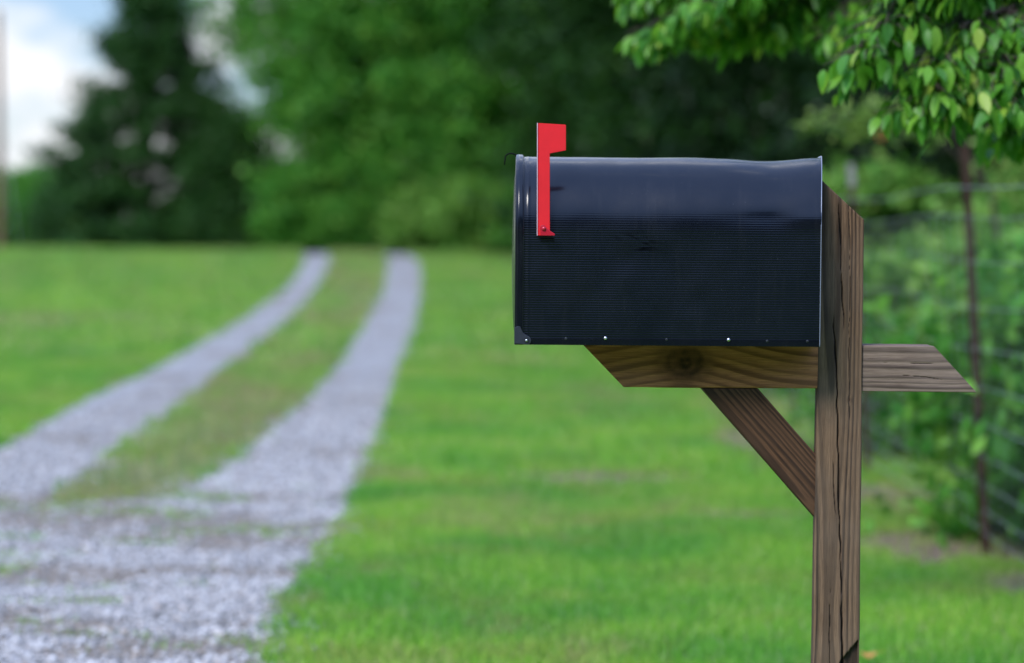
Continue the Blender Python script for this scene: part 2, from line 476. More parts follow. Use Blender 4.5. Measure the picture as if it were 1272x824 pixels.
def beam(name, L, w, h, T, mat, cut0=lambda u: 0., cut1=None, seed=0, pith=(0., .05), pitch=.0062, wander=.012,
         knots=(), cracks=(), ds=.004, dp=.00125, taper=None, notch=None, relief=.0006, rad=.0035):
    """square timber with year rings running along it. local: s along, u across (w), v depth (h, near face v=-h/2)"""
    if cut1 is None: cut1 = lambda u: L
    per = []
    def arc(cx, cy, a0):
        for k in range(4):
            a = a0 + math.pi / 2 * k / 3
            per.append((cx + rad * math.cos(a), cy + rad * math.sin(a), math.cos(a), math.sin(a)))
    def side(p, q, nx, ny):
        m = int(math.dist(p, q) / dp)
        for k in range(1, m):
            per.append((p[0] + (q[0] - p[0]) * k / m, p[1] + (q[1] - p[1]) * k / m, nx, ny))
    a, b = w / 2, h / 2
    side((-a + rad, -b), (a - rad, -b), 0, -1); arc(a - rad, -b + rad, -math.pi / 2)
    side((a, -b + rad), (a, b - rad), 1, 0); arc(a - rad, b - rad, 0)
    side((a - rad, b), (-a + rad, b), 0, 1); arc(-a + rad, b - rad, math.pi / 2)
    side((-a, b - rad), (-a, -b + rad), -1, 0); arc(-a + rad, -b + rad, math.pi)
    per = np.array(per); n = len(per)
    m = int(L / ds) + 1
    tt = np.linspace(0, 1, m)
    u0, v0, nu, nv = per.T
    c0 = np.array([cut0(x) for x in u0]); c1 = np.array([cut1(x) for x in u0])
    S = c0[None] + (c1 - c0)[None] * tt[:, None]
    U = np.broadcast_to(u0, S.shape).copy(); Vv = np.broadcast_to(v0, S.shape).copy()
    NU = np.broadcast_to(nu, S.shape).copy(); NV = np.broadcast_to(nv, S.shape).copy()
    # end caps : shrinking loops
    caps = []
    for end in (0, 1):
        for f in np.linspace(.97, .03, 22):
            uu, vv = u0 * f, v0 * f
            cc = np.array([(cut1 if end else cut0)(x) for x in uu])
            caps.append((cc, uu, vv))
    S = np.concatenate([S] + [c[0][None] for c in caps]); U = np.concatenate([U] + [c[1][None] for c in caps])
    Vv = np.concatenate([Vv] + [c[2][None] for c in caps])
    z0 = np.zeros((len(caps), n)); NU = np.concatenate([NU, z0]); NV = np.concatenate([NV, z0])
    # rings
    gu = U - pith[0] - wander * vnoise(S * 1.7, 0, 0, seed) - .35 * wander * vnoise(S * 5.1, 0, 3, seed)
    gv = Vv - pith[1] - wander * vnoise(S * 1.4, 9, 0, seed + 1)
    knot = np.zeros_like(S); push = np.zeros_like(S)
    for (ks, ku, kr) in knots:
        d2 = ((S - ks) / 1.35) ** 2 + (U - ku) ** 2
        wgt = np.exp(-d2 / (2 * (kr * 1.5) ** 2)) * (Vv < 0)
        push += wgt * min(.030, kr * 1.0)
        wob_ = 1 + .16 * vnoise(S * 26, U * 30, 0, seed + 20)
        core = sstep(kr * .98, kr * .30, np.sqrt(d2) * wob_) * (Vv < 0)
        rr = np.sqrt(d2)
        core *= .90 + .10 * np.sin(rr / .0030 + 2 * vnoise(S * 40, U * 40, 0, seed))
        knot = np.maximum(knot, np.clip(core, 0, 1))
    r = np.hypot(gu, gv) + push + .0012 * vnoise(S * 9, U * 60, Vv * 60, seed + 2)
    pv_ = pitch * (1 + .0)
    q = r / pv_ + .35 * vnoise(r * 90, 0, 0, seed + 7)
    fr = q - np.floor(q)
    amp = .55 + .45 * _hash(np.floor(q), np.zeros_like(q), np.zeros_like(q), seed + 3)
    grain = sstep(.30, .78, fr) * (1 - sstep(.90, 1., fr)) * amp
    fib = .5 + .5 * vnoise(S * 16, U * 700, Vv * 700, seed + 4)
    fib = .6 * fib + .4 * (.5 + .5 * vnoise(S * 5, U * 210, Vv * 210, seed + 5))
    grain = grain * (1 - .9 * sstep(.15, .7, knot)); crack = np.zeros_like(S); depth = np.zeros_like(S)
    front = (NV < -.9)
    for (pl, wd, dpth) in cracks:
        ps = np.array([p[0] for p in pl]); pu = np.array([p[1] for p in pl])
        o = np.argsort(ps); uc = np.interp(S, ps[o], pu[o]) + .0011 * vnoise(S * 40, 2, 0, seed + 9)
        fade = sstep(ps.min(), ps.min() + .03, S) * (1 - sstep(ps.max() - .03, ps.max(), S))
        ww = wd * (.35 + .65 * fade) * (.75 + .5 * vnoise(S * 25, 5, 0, seed + 10))
        c = (1 - sstep(ww * .5, ww * 1.15, np.abs(U - uc))) * fade * front
        crack = np.maximum(crack, c); depth = np.maximum(depth, c * dpth)
    disp = relief * (grain - .5) + .00035 * (fib - .5) * 2 - depth
    disp += .0008 * vnoise(S * 6, U * 20, Vv * 20, seed + 12)
    X_, Y_ = U + NU * disp, Vv + NV * disp
    if taper is not None:
        k = taper[0] + (taper[1] - taper[0]) * np.clip(S / L, 0, 1); X_ = X_ * k
    if notch is not None:
        nd = notch(S, U, Vv, NU, NV)
        Y_ = Y_ + np.where(front, nd, 0); X_ = X_ - np.where(NU > .9, nd * .25 * (Vv < -.01), 0)
        grain = np.where(front & (nd > .001), np.maximum(grain, .9), grain); crack = np.where(front & (nd > .001), np.maximum(crack, .35), crack)
        crack = np.where(front & (nd > .0006) & (nd < .0055), .9, crack)
    tot = S.shape[0]
    loc = np.stack([S, X_, Y_], -1).reshape(-1, 3)
    T = np.array(T)               # columns : axis s, u, v, origin
    W = loc[:, 0:1] * T[0] + loc[:, 1:2] * T[1] + loc[:, 2:3] * T[2] + T[3]
    j = np.arange(n)[None]; jn = (j + 1) % n
    def quads(rows_a, rows_b):
        ia = np.array(rows_a)[:, None] * n; ib = np.array(rows_b)[:, None] * n
        return np.stack([ia + j, ia + jn, ib + jn, ib + j], -1).reshape(-1, 4)
    F = [quads(range(0, m - 1), range(1, m))]
    cs = m; nc = 22
    F.append(quads([cs] + list(range(cs + 1, cs + nc)), [0] + list(range(cs, cs + nc - 1))))
    ce = m + nc
    F.append(quads([m - 1] + list(range(ce, ce + nc - 1)), list(range(ce, ce + nc))))
    F = np.concatenate(F)
    if np.linalg.det(T[:3]) < 0: F = F[:, ::-1]
    W = np.concatenate([W])
    return mesh_np(name, W, F, mat, post_thing, True, PO,
                   dict(grain=grain.ravel(), fiber=fib.ravel(), crack=crack.ravel(), knot=knot.ravel(), along=S.ravel() + seed, across=U.ravel(), deep=Vv.ravel()))

yaw = R(-5)
PB = -.15                                     # the post goes into the ground
def zz(z): return z - PB
cr1 = [(zz(1.366), -.008), (zz(1.25), -.001), (zz(1.15), .003), (zz(1.09), .009)]
cr2 = [(zz(1.13), -.015), (zz(1.02), -.007), (zz(.90), -.002), (zz(.78), .001), (zz(.62), .008), (zz(.44), .012), (zz(.2), .016)]
cr3 = [(zz(.86), -.0115), (zz(.80), -.0095), (zz(.72), -.002)]
cr4 = [(zz(.60), -.012), (zz(.50), -.013), (zz(.30), -.011)]
cr5 = [(zz(1.36), .0125), (zz(1.2), .0185), (zz(1.05), .017), (zz(.9), .021)]
def notch(S, U, V, NU, NV):
    z = S + PB
    ed = .4875 - np.clip(.041 - U, 0, .2) * 1.15 + .003 * vnoise(U * 160, 0, 0, 3) + .0016 * vnoise(U * 600, 0, 0, 4)
    return sstep(ed + .0012, ed - .0045, z) * sstep(.006, .011, U) * (.011 + .003 * vnoise(U * 120, S * 14, 0, 8))
cut_t = lambda u: zz(1.391) - (u + .0445) / .089 * .080
beam('upright', zz(1.391), .0885, .089,
     [(0, 0, 1), (math.cos(yaw), math.sin(yaw), 0), (-math.sin(yaw), math.cos(yaw), 0), (.6425, 4.745, PB)],
     M['post_wood'], cut1=cut_t, seed=21, pith=(-.022, -.010), pitch=.0074, wander=.010,
     knots=((zz(.961), .0195, .0028),), cracks=((cr1, .0016, .007), (cr2, .0017, .008), (cr3, .0010, .004), (cr4, .0009, .004), (cr5, .0008, .003)),
     taper=(1.06, .965), notch=notch, relief=.0009)
# arm under the mailbox (near face 4.705)
beam('arm', .462, .0865, .084, [(1, 0, 0), (0, 0, 1), (0, 1, 0), (.1345, 4.7475, 1.0247)], M['arm_wood'],
     cut0=lambda u: (.0432 - u) / .0865 * .0845, seed=35, pith=(.085, .012), pitch=.0150, wander=.018,
     knots=((.206, .004, .054),), relief=.0005, ds=.002)
beam('tail_arm', .225, .0895, .086, [(1, 0, 0), (0, 0, 1), (0, 1, 0), (.683, 4.7478, 1.0218)], M['grey_wood'],
     cut1=lambda u: .139 + (.04475 - u) / .0895 * .0845, seed=52, pith=(.060, -.004), pitch=.0120, wander=.009, relief=.0005, rad=.0015, ds=.002,
     cracks=(([(.03, .013), (.10, .010), (.16, .011)], .0007, .002), ([(.06, -.012), (.13, -.017), (.17, -.024)], .0007, .002)))
# brace
bx0, bz0 = (.4259 , .979), None
ang = math.atan2(.8555 - .979, .5965 - .4864)
ax = np.array([math.cos(ang), 0, math.sin(ang)]); up = np.array([-math.sin(ang), 0, math.cos(ang)])
wb = .0830
org = np.array([.4262, 4.749, .9805])
ca, sa = math.cos(ang), math.sin(ang)
beam('brace', .26, wb, .082, [tuple(ax), tuple(up), (0, 1, 0), tuple(org)], M['brace_wood'],
     cut0=lambda u: -u * ca / sa, cut1=lambda u: (.1745 + u * sa) / ca, seed=77, pith=(-.026, -.006), pitch=.0068, wander=.012, relief=.0005)

# ------------------------------------------------------------------ GROUND
ys = np.concatenate([np.linspace(-60, -6, 19), np.arange(-5, 96, .5), np.linspace(98, 140, 12), np.linspace(160, 700, 14)])
xs = np.concatenate([np.linspace(-500, -45, 12), np.arange(-40, 40.1, .5), np.linspace(45, 500, 12)])
# finer cells where the camera looks
xs = np.unique(np.concatenate([xs, np.arange(-4, 4.01, .1)])); ys = np.unique(np.concatenate([ys, np.arange(6, 24, .1)]))
GX, GY = np.meshgrid(xs, ys)
BARE = [(.42, 12.6, .46, .26, .95), (1.15, 11.0, .45, .14, .8), (-.1, 24., .8, .5, .4), (.9, 17, .6, .25, .45), (.1, 14.6, .5, .2, .3), (1.8, 9.9, .40, .55, 1.), (2.0, 8.8, .28, .35, .95), (1.72, 11.9, .36, .62, .95), (1.62, 14.6, .34, 2.0, .9), (1.75, 18, .35, 2., .8),
        (-2.2, 35, .22, 2.6, .55), (-2.55, 40, .25, 2.4, .55), (-1.92, 12.6, .34, 1.3, .62), (-1.9, 15.2, .3, 1.6, .5), (-2.0, 18., .26, 1.6, .5), (-2.05, 23, .2, 2., .35), (-5.6, 31, 1.4, 1.6, .35), (-3.9, 28, .8, 1., .25)]
def bare(x, y):
    b = np.zeros_like(x)
    for (cx, cy, rx, ry, a) in BARE:
        d = ((x - cx) / rx) ** 2 + ((y - cy) / ry) ** 2
        b = np.maximum(b, a * sstep(1.7, .4, d + .8 * vnoise(x * 5, y * 3.2, 0, 31) + .5 * vnoise(x * 14, y * 9, 0, 32)))
    return b
ny, nx = GX.shape
V = np.stack([GX, GY, H(GY)], -1).reshape(-1, 3)
ii = np.arange(ny - 1)[:, None] * nx; jj = np.arange(nx - 1)[None]
F = np.stack([ii + jj, ii + jj + 1, ii + nx + jj + 1, ii + nx + jj], -1).reshape(-1, 4)
g = mesh_np('lawn', V, F, M['lawn'], None, True, None, dict(bare=bare(GX, GY).ravel()))
tag(g, 'green mown lawn rising gently to the trees', 'lawn', None, 'structure')

# gravel driveway: two wheel tracks that join near the road
RL = [(-2.12, 11.2), (-1.66, 11.6), (-1.54, 12.7), (-1.53, 14.1), (-1.57, 16.5), (-1.59, 19.), (-1.70, 23.7), (-1.83, 28.), (-1.94, 32.1), (-2.05, 37.), (-2.28, 43.2), (-2.70, 51.8), (-3.6, 62.), (-5.2, 75.)]
RRt = [(-.72, 3.), (-.72, 7.1), (-.76, 8.3), (-.76, 9.5), (-.73, 10.5), (-.74, 11.4), (-.77, 12.7), (-.83, 15.), (-.92, 18.6), (-1.04, 23.1), (-1.16, 28.1), (-1.30, 34.1), (-1.53, 41.9), (-1.97, 52.), (-2.85, 62.), (-4.4, 75.)]
LR = [(-2.15, 11.2), (-2.22, 12.2), (-2.25, 13.3), (-2.30, 14.5), (-2.36, 16.1), (-2.46, 18.4), (-2.54, 20.4), (-2.70, 24.2), (-2.84, 27.8), (-2.94, 32.), (-3.05, 36.5), (-3.28, 41.7), (-3.75, 50.1), (-4.7, 62.), (-6.3, 75.)]
LL = [(-3.4, 3.), (-3.05, 9.), (-2.98, 14.2), (-3.06, 15.1), (-3.15, 16.7), (-3.23, 18.8), (-3.27, 20.9), (-3.40, 24.8), (-3.48, 28.5), (-3.55, 32.5), (-3.65, 36.8), (-3.80, 41.), (-4.28, 49.), (-5.4, 62.), (-7., 75.)]
def edge(tab, y): t = np.array(tab); return np.interp(y, t[:, 1], t[:, 0])
def on_road(x, y):
    """signed: >0 inside the gravel (metres from the nearest edge)"""
    rr = edge(RRt, y); rl = edge(RL, y); lr = edge(LR, y); ll = edge(LL, y)
    right = np.minimum(rr - x, x - rl); left = np.minimum(lr - x, x - ll)
    apron = np.minimum(rr - x, x - ll)
    return np.where(y < 11.2, apron, np.maximum(right, left))
def dirt_at(x, y):
    """how bare and earthy the gravel is: streaks across the drive where it meets the road"""
    n_ = .5 * vnoise(x * 1.1, y * 1.9, 0, 71) + .45 * vnoise(x * 3.2, y * 5.0, 0, 72) + .4 * vnoise(x * 9, y * 11, 0, 73)
    zone = .55 * sstep(12.6, 10.8, y) * sstep(-.9, -1.5, x) * sstep(9.4, 10.3, y) + .28 * sstep(11.5, 8.6, y) - .10 * sstep(10.5, 13, y)
    return np.clip(sstep(.10, .52, n_ + zone) * .95, 0, 1)
def road_strip(y0, y1, ta, tb, sd, cols=16):
    Y = np.arange(y0, y1, .06)
    wob = lambda k: .07 * vnoise(Y * 2.2, k, 0, sd) + .05 * vnoise(Y * 7, k, 1, sd)
    a = edge(ta, Y) + wob(0); b = edge(tb, Y) + wob(7)
    t = np.linspace(0, 1, cols)
    X = a[:, None] + (b - a)[:, None] * t; YY = np.broadcast_to(Y[:, None], X.shape)
    V = np.stack([X, YY, H(YY) + .004], -1).reshape(-1, 3)
    i = np.arange(len(Y) - 1)[:, None] * cols; j = np.arange(cols - 1)[None]
    return V, np.stack([i + j, i + j + 1, i + cols + j + 1, i + cols + j], -1).reshape(-1, 4)
parts = [road_strip(3., 11.27, LL, RRt, 1, 30), road_strip(11.21, 75, RL, RRt, 2), road_strip(11.21, 75, LL, LR, 3)]
VV, FF, o_ = [], [], 0
for v, f in parts: VV.append(v); FF.append(f + o_); o_ += len(v)
VV = np.concatenate(VV)
worn = dirt_at(VV[:, 0], VV[:, 1])
# edges fade to dirt
gd = mesh_np('gravel_driveway', VV, np.concatenate(FF), M['gravel'], None, False, None, dict(worn=worn))
tag(gd, 'pale grey gravel driveway of two wheel tracks', 'driveway', None, 'structure')

# the paved road the driveway opens on to (behind and below the photographer)
rt = NT('asphalt'); rc = rt.noise(160, 3, .6, rt.pos())
asph = rt.done(rt.bsdf(rt.ramp(rc, [(.3, (.030, .030, .032)), (.7, (.065, .065, .066))]), .9, .2))
rv = [(-60, -7.5, .004), (60, -7.5, .004), (60, .6, .004), (-60, .6, .004)]
tag(mesh_np('road', np.array(rv), np.array([[0, 1, 2, 3]]), asph), 'dark asphalt road that the driveway opens on to', 'road', None, 'structure')

# loose stones
def stones(n):
    x = rng.uniform(-3.0, -.55, n); y = 6.2 + 18 * rng.random(n) ** 1.7
    d = on_road(x, y); keep = (d > -.04 - .12 * rng.random(n)) & (rng.random(n) < .35 + .65 * sstep(-.05, .10, d))
    keep &= (rng.random(n) > .9 * dirt_at(x, y)) & (rng.random(n) > sstep(12, 24, y))
    x, y = x[keep], y[keep]; n = len(x)
    base = np.array([[1, 0, 0], [-1, 0, 0], [0, 1, 0], [0, -1, 0], [0, 0, 1], [0, 0, -1]], float)
    fc = np.array([[0, 2, 4], [2, 1, 4], [1, 3, 4], [3, 0, 4], [2, 0, 5], [1, 2, 5], [3, 1, 5], [0, 3, 5]])
    r = .0042 + .0105 * rng.random(n) ** 1.8 * np.where(rng.random(n) < .04, 1.6, 1)
    a = rng.uniform(0, 6.28, n)
    v = base[None] * (r[:, None, None] * rng.uniform(.6, 1.25, (n, 6, 1))) * np.array([1, 1, .62])
    v += rng.normal(0, .15, v.shape) * r[:, None, None]
    c, s = np.cos(a)[:, None], np.sin(a)[:, None]
    vx = v[..., 0] * c - v[..., 1] * s + x[:, None]; vy = v[..., 0] * s + v[..., 1] * c + y[:, None]
    vz = v[..., 2] + H(y)[:, None] + .004 + r[:, None] * .35
    V = np.stack([vx, vy, vz], -1).reshape(-1, 3)
    return V, (np.arange(n)[:, None, None] * 6 + fc[None]).reshape(-1, 3)
v, f = stones(210000)
tag(mesh_np('gravel', v, f, M['stone']), 'loose grey stones on the driveway', 'gravel', None, 'stuff')

# grass blades
def blades(n, y0, y1, hmin, hmax, w, marg=1.5, tufts=False):
    y = np.sqrt(rng.uniform(y0 ** 2, y1 ** 2, n))
    half = .215 * marg * y + .25
    x = rng.uniform(-1, 1, n) * half
    d = on_road(x, y) + .05 * vnoise(x * 6, y * 6, 0, 41) + .03 * vnoise(x * 17, y * 13, 0, 42)
    p = sstep(.07, -.05, d)
    # weeds in the gravel near the road
    wd = vnoise(x * 2.0, y * 5.0, 0, 43) + .6 * vnoise(x * 7, y * 9, 0, 44) + .25 * dirt_at(x, y)
    p = np.maximum(p, np.where((d > 0) & (y < 12), .5 * sstep(.45, .9, wd), 0))
    b = bare(x, y)
    mid = (y > 11.2) & (x > edge(LR, y)) & (x < edge(RL, y))
    p = p * (1 - .93 * b) * np.where(mid, .72, 1)
    p *= .55 + .45 * sstep(-.5, .3, vnoise(x * 1.1, y * .8, 0, 45))
    k = rng.random(n) < p
    x, y, d = x[k], y[k], d[k]; n = len(x)
    patch = .75 + .5 * (.5 + .5 * vnoise(x * 1.6, y * 1.1, 0, 46))
    h = rng.uniform(hmin, hmax, n) * patch * np.where(rng.random(n) < .05, 1.5, 1)
    h = h * np.where(d > .02, .6, 1)
    a = rng.uniform(0, math.pi, n); la = rng.uniform(0, 6.28, n); lean = rng.uniform(.1, .75, n) * h
    dx, dy = np.cos(a) * w * .5, np.sin(a) * w * .5
    z = H(y)
    v = np.empty((n, 5, 3))
    v[:, 0] = np.stack([x - dx, y - dy, z - .003], 1); v[:, 1] = np.stack([x + dx, y + dy, z - .003], 1)
    mx, my = x + np.cos(la) * lean * .35, y + np.sin(la) * lean * .35
    v[:, 2] = np.stack([mx + dx * .8, my + dy * .8, z + h * .6], 1); v[:, 3] = np.stack([mx - dx * .8, my - dy * .8, z + h * .6], 1)
    v[:, 4] = np.stack([x + np.cos(la) * lean, y + np.sin(la) * lean, z + h], 1)
    i = np.arange(n)[:, None] * 5
    dn = vnoise(x * 1.2, y * .55, 0, 81) + .6 * vnoise(x * 4, y * 2.2, 0, 82) + .5 * vnoise(x * 15, y * 11, 0, 83)
    md = (y > 11.2) & (x > edge(LR, y)) & (x < edge(RL, y))
    dry = np.clip(sstep(.25, 1.1, dn) * .55 + np.where(md, .28 + .42 * sstep(-.3, .7, dn), 0) + .8 * b[k] + .16 * sstep(18, 45, y), 0, .92)
    dry = dry * (rng.random(n) < .80)
    return v.reshape(-1, 3), i + np.array([[0, 1, 2, 3]]), i + np.array([[3, 2, 4]]), np.repeat(dry, 5)
GV, GQ, GT, GD, o_ = [], [], [], [], 0
for args in ((390000, 5.6, 12., .022, .055, .0042), (350000, 12., 24., .03, .065, .008), (270000, 24., 64., .05, .11, .022), (30000, 52., 59., .05, .15, .022)):
    v, q, t3, dd = blades(*args); GD.append(dd)
    GV.append(v); GQ.append(q + o_); GT.append(t3 + o_); o_ += len(v)
tag(mesh_np('grass', np.concatenate(GV), [np.concatenate(GQ), np.concatenate(GT)], M['grass'], None, False, None, dict(dry=np.concatenate(GD))),
    'short green grass blades of the lawn', 'grass', None, 'stuff')

# ------------------------------------------------------------------ plants
def tube(paths, sides=8):
    """paths : list of [(x,y,z,r),...] ; one vertex/face soup"""
    V, F = [], []
    for P in paths:
        P = np.array(P, float); n = len(P); base = len(V)
        for k in range(n):
            t = P[min(k + 1, n - 1), :3] - P[max(k - 1, 0), :3]; t /= np.linalg.norm(t) + 1e-9
            a = np.cross(t, [0, .3, 1.] if abs(t[2]) < .9 else [1., .2, 0]); a /= np.linalg.norm(a); b = np.cross(t, a)
            for e in range(sides):
                an = 2 * math.pi * e / sides
                V.append(P[k, :3] + P[k, 3] * (math.cos(an) * a + math.sin(an) * b))
        for k in range(n - 1):
            for e in range(sides):
                F.append((base + k * sides + e, base + k * sides + (e + 1) % sides, base + (k + 1) * sides + (e + 1) % sides, base + (k + 1) * sides + e))
    return np.array(V), np.array(F)

def rand_dirs(n, up=0.):
    v = rng.normal(0, 1, (n, 3)); v[:, 2] += up
    return v / np.linalg.norm(v, axis=1)[:, None]

def leaf_quads(C, size, asp=.55, up=.6, jit=.35):
    """one rhombic leaf per centre"""
    n = len(C)
    nrm = rand_dirs(n, up); t = rand_dirs(n)
    a = np.cross(nrm, t); a /= np.linalg.norm(a, axis=1)[:, None] + 1e-9
    b = np.cross(nrm, a)
    s = size * rng.uniform(1 - jit, 1 + jit, n)[:, None]
    fold = nrm * s * rng.uniform(-.18, .18, (n, 1))
    V = np.stack([C - a * s * .5, C + b * s * asp * .5 + fold, C + a * s * .5, C - b * s * asp * .5 + fold], 1).reshape(-1, 3)
    return V, np.arange(n * 4).reshape(-1, 4)

def crown_points(n, base, h, r, zlo, shape, nclump, crad, seed):
    """leaf centres gathered in clumps through a crown volume with uneven outline"""
    rg = np.random.default_rng(seed)
    t = rg.random(nclump) ** .9
    if shape == 'cone':
        t = 1 - np.sqrt(rg.random(nclump)); t = t * .98
        env = r * (1 - t) ** 1.0 + .10
    elif shape == 'wood':        # leafy to the ground (edge of a wood)
        env = r * (.70 + .45 * np.sin(np.pi * np.clip(t * .9 + .1, 0, 1))) * np.where(t > .75, np.sqrt(np.clip((1.02 - t) / .27, 0, 1)), 1)
    else:
        env = r * np.sqrt(np.clip(1 - (2 * t - 1) ** 2, .03, 1))
    a = rg.uniform(0, 2 * math.pi, nclump)
    rad = env * np.sqrt(rg.uniform(.12, 1.0, nclump)) * rg.uniform(.78, 1.14, nclump)
    cz = base[2] + zlo + (h - zlo) * t
    C = np.stack([base[0] + rad * np.cos(a), base[1] + rad * np.sin(a), cz], 1)
    w = rg.uniform(.4, 1.6, nclump); w /= w.sum()
    pick = rg.choice(nclump, n, p=w)
    off = rg.normal(0, 1, (n, 3)) * np.array([1, 1, .55]) * crad * rg.uniform(.7, 1.3, nclump)[pick][:, None]
    P = C[pick] + off
    P[:, 2] = np.maximum(P[:, 2], base[2] + .03)
    return P, C

def tree(name, label, cat, x, y, h, r, zlo, mat, shape='wood', n=16000, size=.15, nclump=130, crad=.32, seed=1, trunk_r=.12, group=None, up=.6, bark='bark', asp=.55, trunkname='trunk'):
    base = (x, y, float(H(np.array(y))))
    root = empty(name, base, label, cat, group)
    P, C = crown_points(n, base, h, r, zlo, shape, nclump, crad, seed)
    v, f = leaf_quads(P, size, asp, up)
    mesh_np('crown' if trunkname == 'trunk' else 'foliage', v, f, M[mat], root, False, base)
    rg = random.Random(seed)
    paths = []
    th = h * (.9 if shape == 'cone' else .8)
    tp = [(x + .15 * r * .3 * math.sin(k * 1.3 + seed), y + .1 * r * math.cos(k + seed) * .3, base[2] - .1 + (th + .1) * k / 7, trunk_r * (1 - k / 7 * .82)) for k in range(8)]
    tp[0] = (x, y, base[2] - .1, trunk_r * 1.25)
    paths.append(tp)
    for k in range(min(26, nclump)):
        c = C[rg.randrange(len(C))]
        zz0 = base[2] + max(.15, (c[2] - base[2]) * .72); zz0 = min(zz0, base[2] + th * .95)
        k0 = (zz0 - base[2]) / th * 7; q = tp[min(7, int(k0))]
        st = np.array([q[0], q[1], zz0]); en = c
        md = (st + en) / 2 + np.array([0, 0, .08 * np.linalg.norm(en - st)])
        rr = trunk_r * .35
        paths.append([(*st, rr), (*md, rr * .6), (*en, rr * .22)])
    v, f = tube(paths, 7)
    mesh_np(trunkname, v, f, M[bark], root, True, base)
    return root

GW = 'trees of the wood behind the driveway'
tree('cedar_tree', 'tall dark conical evergreen against the sky left of the driveway', 'tree', -9.9, 66, 9.1, 3.45, .15, 'leaf_cedar', 'cone', 50000, .19, 380, .21, 3, .16, asp=.4)
tree('cedar_tree', 'small dark evergreen at the left foot of the tall conical evergreen', 'tree', -12.4, 69, 3.3, 1.4, .1, 'leaf_cedar', 'cone', 14000, .18, 130, .24, 5, .10, asp=.4)
tree('cedar_tree', 'bushy dark evergreen at the right foot of the tall conical evergreen', 'tree', -7.6, 64.5, 4.6, 1.9, .1, 'leaf_cedar', 'cone', 20000, .18, 170, .28, 6, .10, asp=.4)
tree('distant_tree', 'low round green tree under the open sky, beside the utility pole', 'tree', -15.6, 80, 2.7, 1.6, .1, 'leaf_mid', 'wood', 16000, .22, 110, .34, 7, .1)
tree('distant_tree', 'low round green tree far off, beyond the utility pole at the edge of view', 'tree', -18.6, 84, 2.9, 1.9, .1, 'leaf_mid', 'wood', 16000, .22, 110, .34, 8, .1)
tree('deciduous_tree', 'airy green tree with sky showing through it, right of the conical evergreen', 'tree', -6.6, 67, 10.5, 2.6, .5, 'leaf_mid', 'wood', 14000, .20, 115, .33, 9, .15, GW)
tree('deciduous_tree', 'green leafy tree at the far end of the left wheel track', 'tree', -3.9, 63, 11.5, 2.3, .3, 'leaf_mid', 'wood', 36000, .22, 230, .42, 10, .16, GW)
tree('deciduous_tree', 'broad green tree straight behind the top of the right wheel track', 'tree', -1.75, 61, 12, 2.7, .3, 'leaf_mid', 'wood', 44000, .22, 260, .44, 12, .17, GW)
tree('deciduous_tree', 'green tree just left of the mailbox door', 'tree', .35, 59, 12, 2.5, .3, 'leaf_mid', 'wood', 42000, .22, 260, .44, 13, .16, GW)
tree('deciduous_tree', 'deep green tree directly behind the red flag', 'tree', 2.3, 52, 12, 2.5, .2, 'leaf_shade', 'wood', 46000, .21, 260, .43, 14, .16, GW)
tree('deciduous_tree', 'dark tree behind the middle of the mailbox roof', 'tree', 3.6, 42, 12, 2.6, .2, 'leaf_shade', 'wood', 50000, .19, 280, .42, 15, .17, GW)
tree('deciduous_tree', 'very dark tree behind the back end of the mailbox', 'tree', 4.7, 33, 11, 2.5, .2, 'leaf_dark', 'wood', 50000, .18, 280, .40, 16, .16, GW)
tree('deciduous_tree', 'dark tree in the wood behind the wire fence', 'tree', 6.2, 26, 10, 2.6, .2, 'leaf_dark', 'wood', 50000, .17, 280, .38, 17, .15, GW)
tree('deciduous_tree', 'dark overhanging tree in the wood above the leafy shrubs at the right', 'tree', 5.4, 19.5, 8.5, 2.4, 1.0, 'leaf_dark', 'wood', 46000, .15, 260, .34, 18, .14, GW)

# undergrowth at the foot of the wood
GS = 'bushes at the foot of the wood'
for k, (x, y, h, r, mt, lb) in enumerate([
    (-5.3, 60.5, 2.0, 1.1, 'leaf_mid', 'green bush left of the far end of the left wheel track'),
    (-4.0, 59.8, 1.3, .8, 'leaf_mid', 'green bush between the far ends of the two wheel tracks'),
    (-2.3, 58.6, 1.5, .8, 'leaf_light', 'pale green bush straight above the end of the right wheel track'),
    (-.9, 57.5, 1.7, 1.0, 'leaf_light', 'pale green bush between the right wheel track and the mailbox'),
    (.55, 55.5, 1.6, .9, 'leaf_mid', 'green bush just left of the mailbox door, low on the lawn'),
    (2.0, 46, 2.0, 1.1, 'leaf_shade', 'deep green bush hidden mostly behind the mailbox flag end'),
    (2.9, 36, 2.1, 1.0, 'leaf_dark', 'dark bush behind the mailbox roof'),
    (3.4, 28, 2.2, 1.0, 'leaf_dark', 'very dark bush behind the top of the timber post'),
    ]):
    tree('bush', lb, 'bush', x, y, h, r, .05, mt, 'round', int(9000 * r), .16, 70, .2, 40 + k, .03, GS, trunkname='stem')

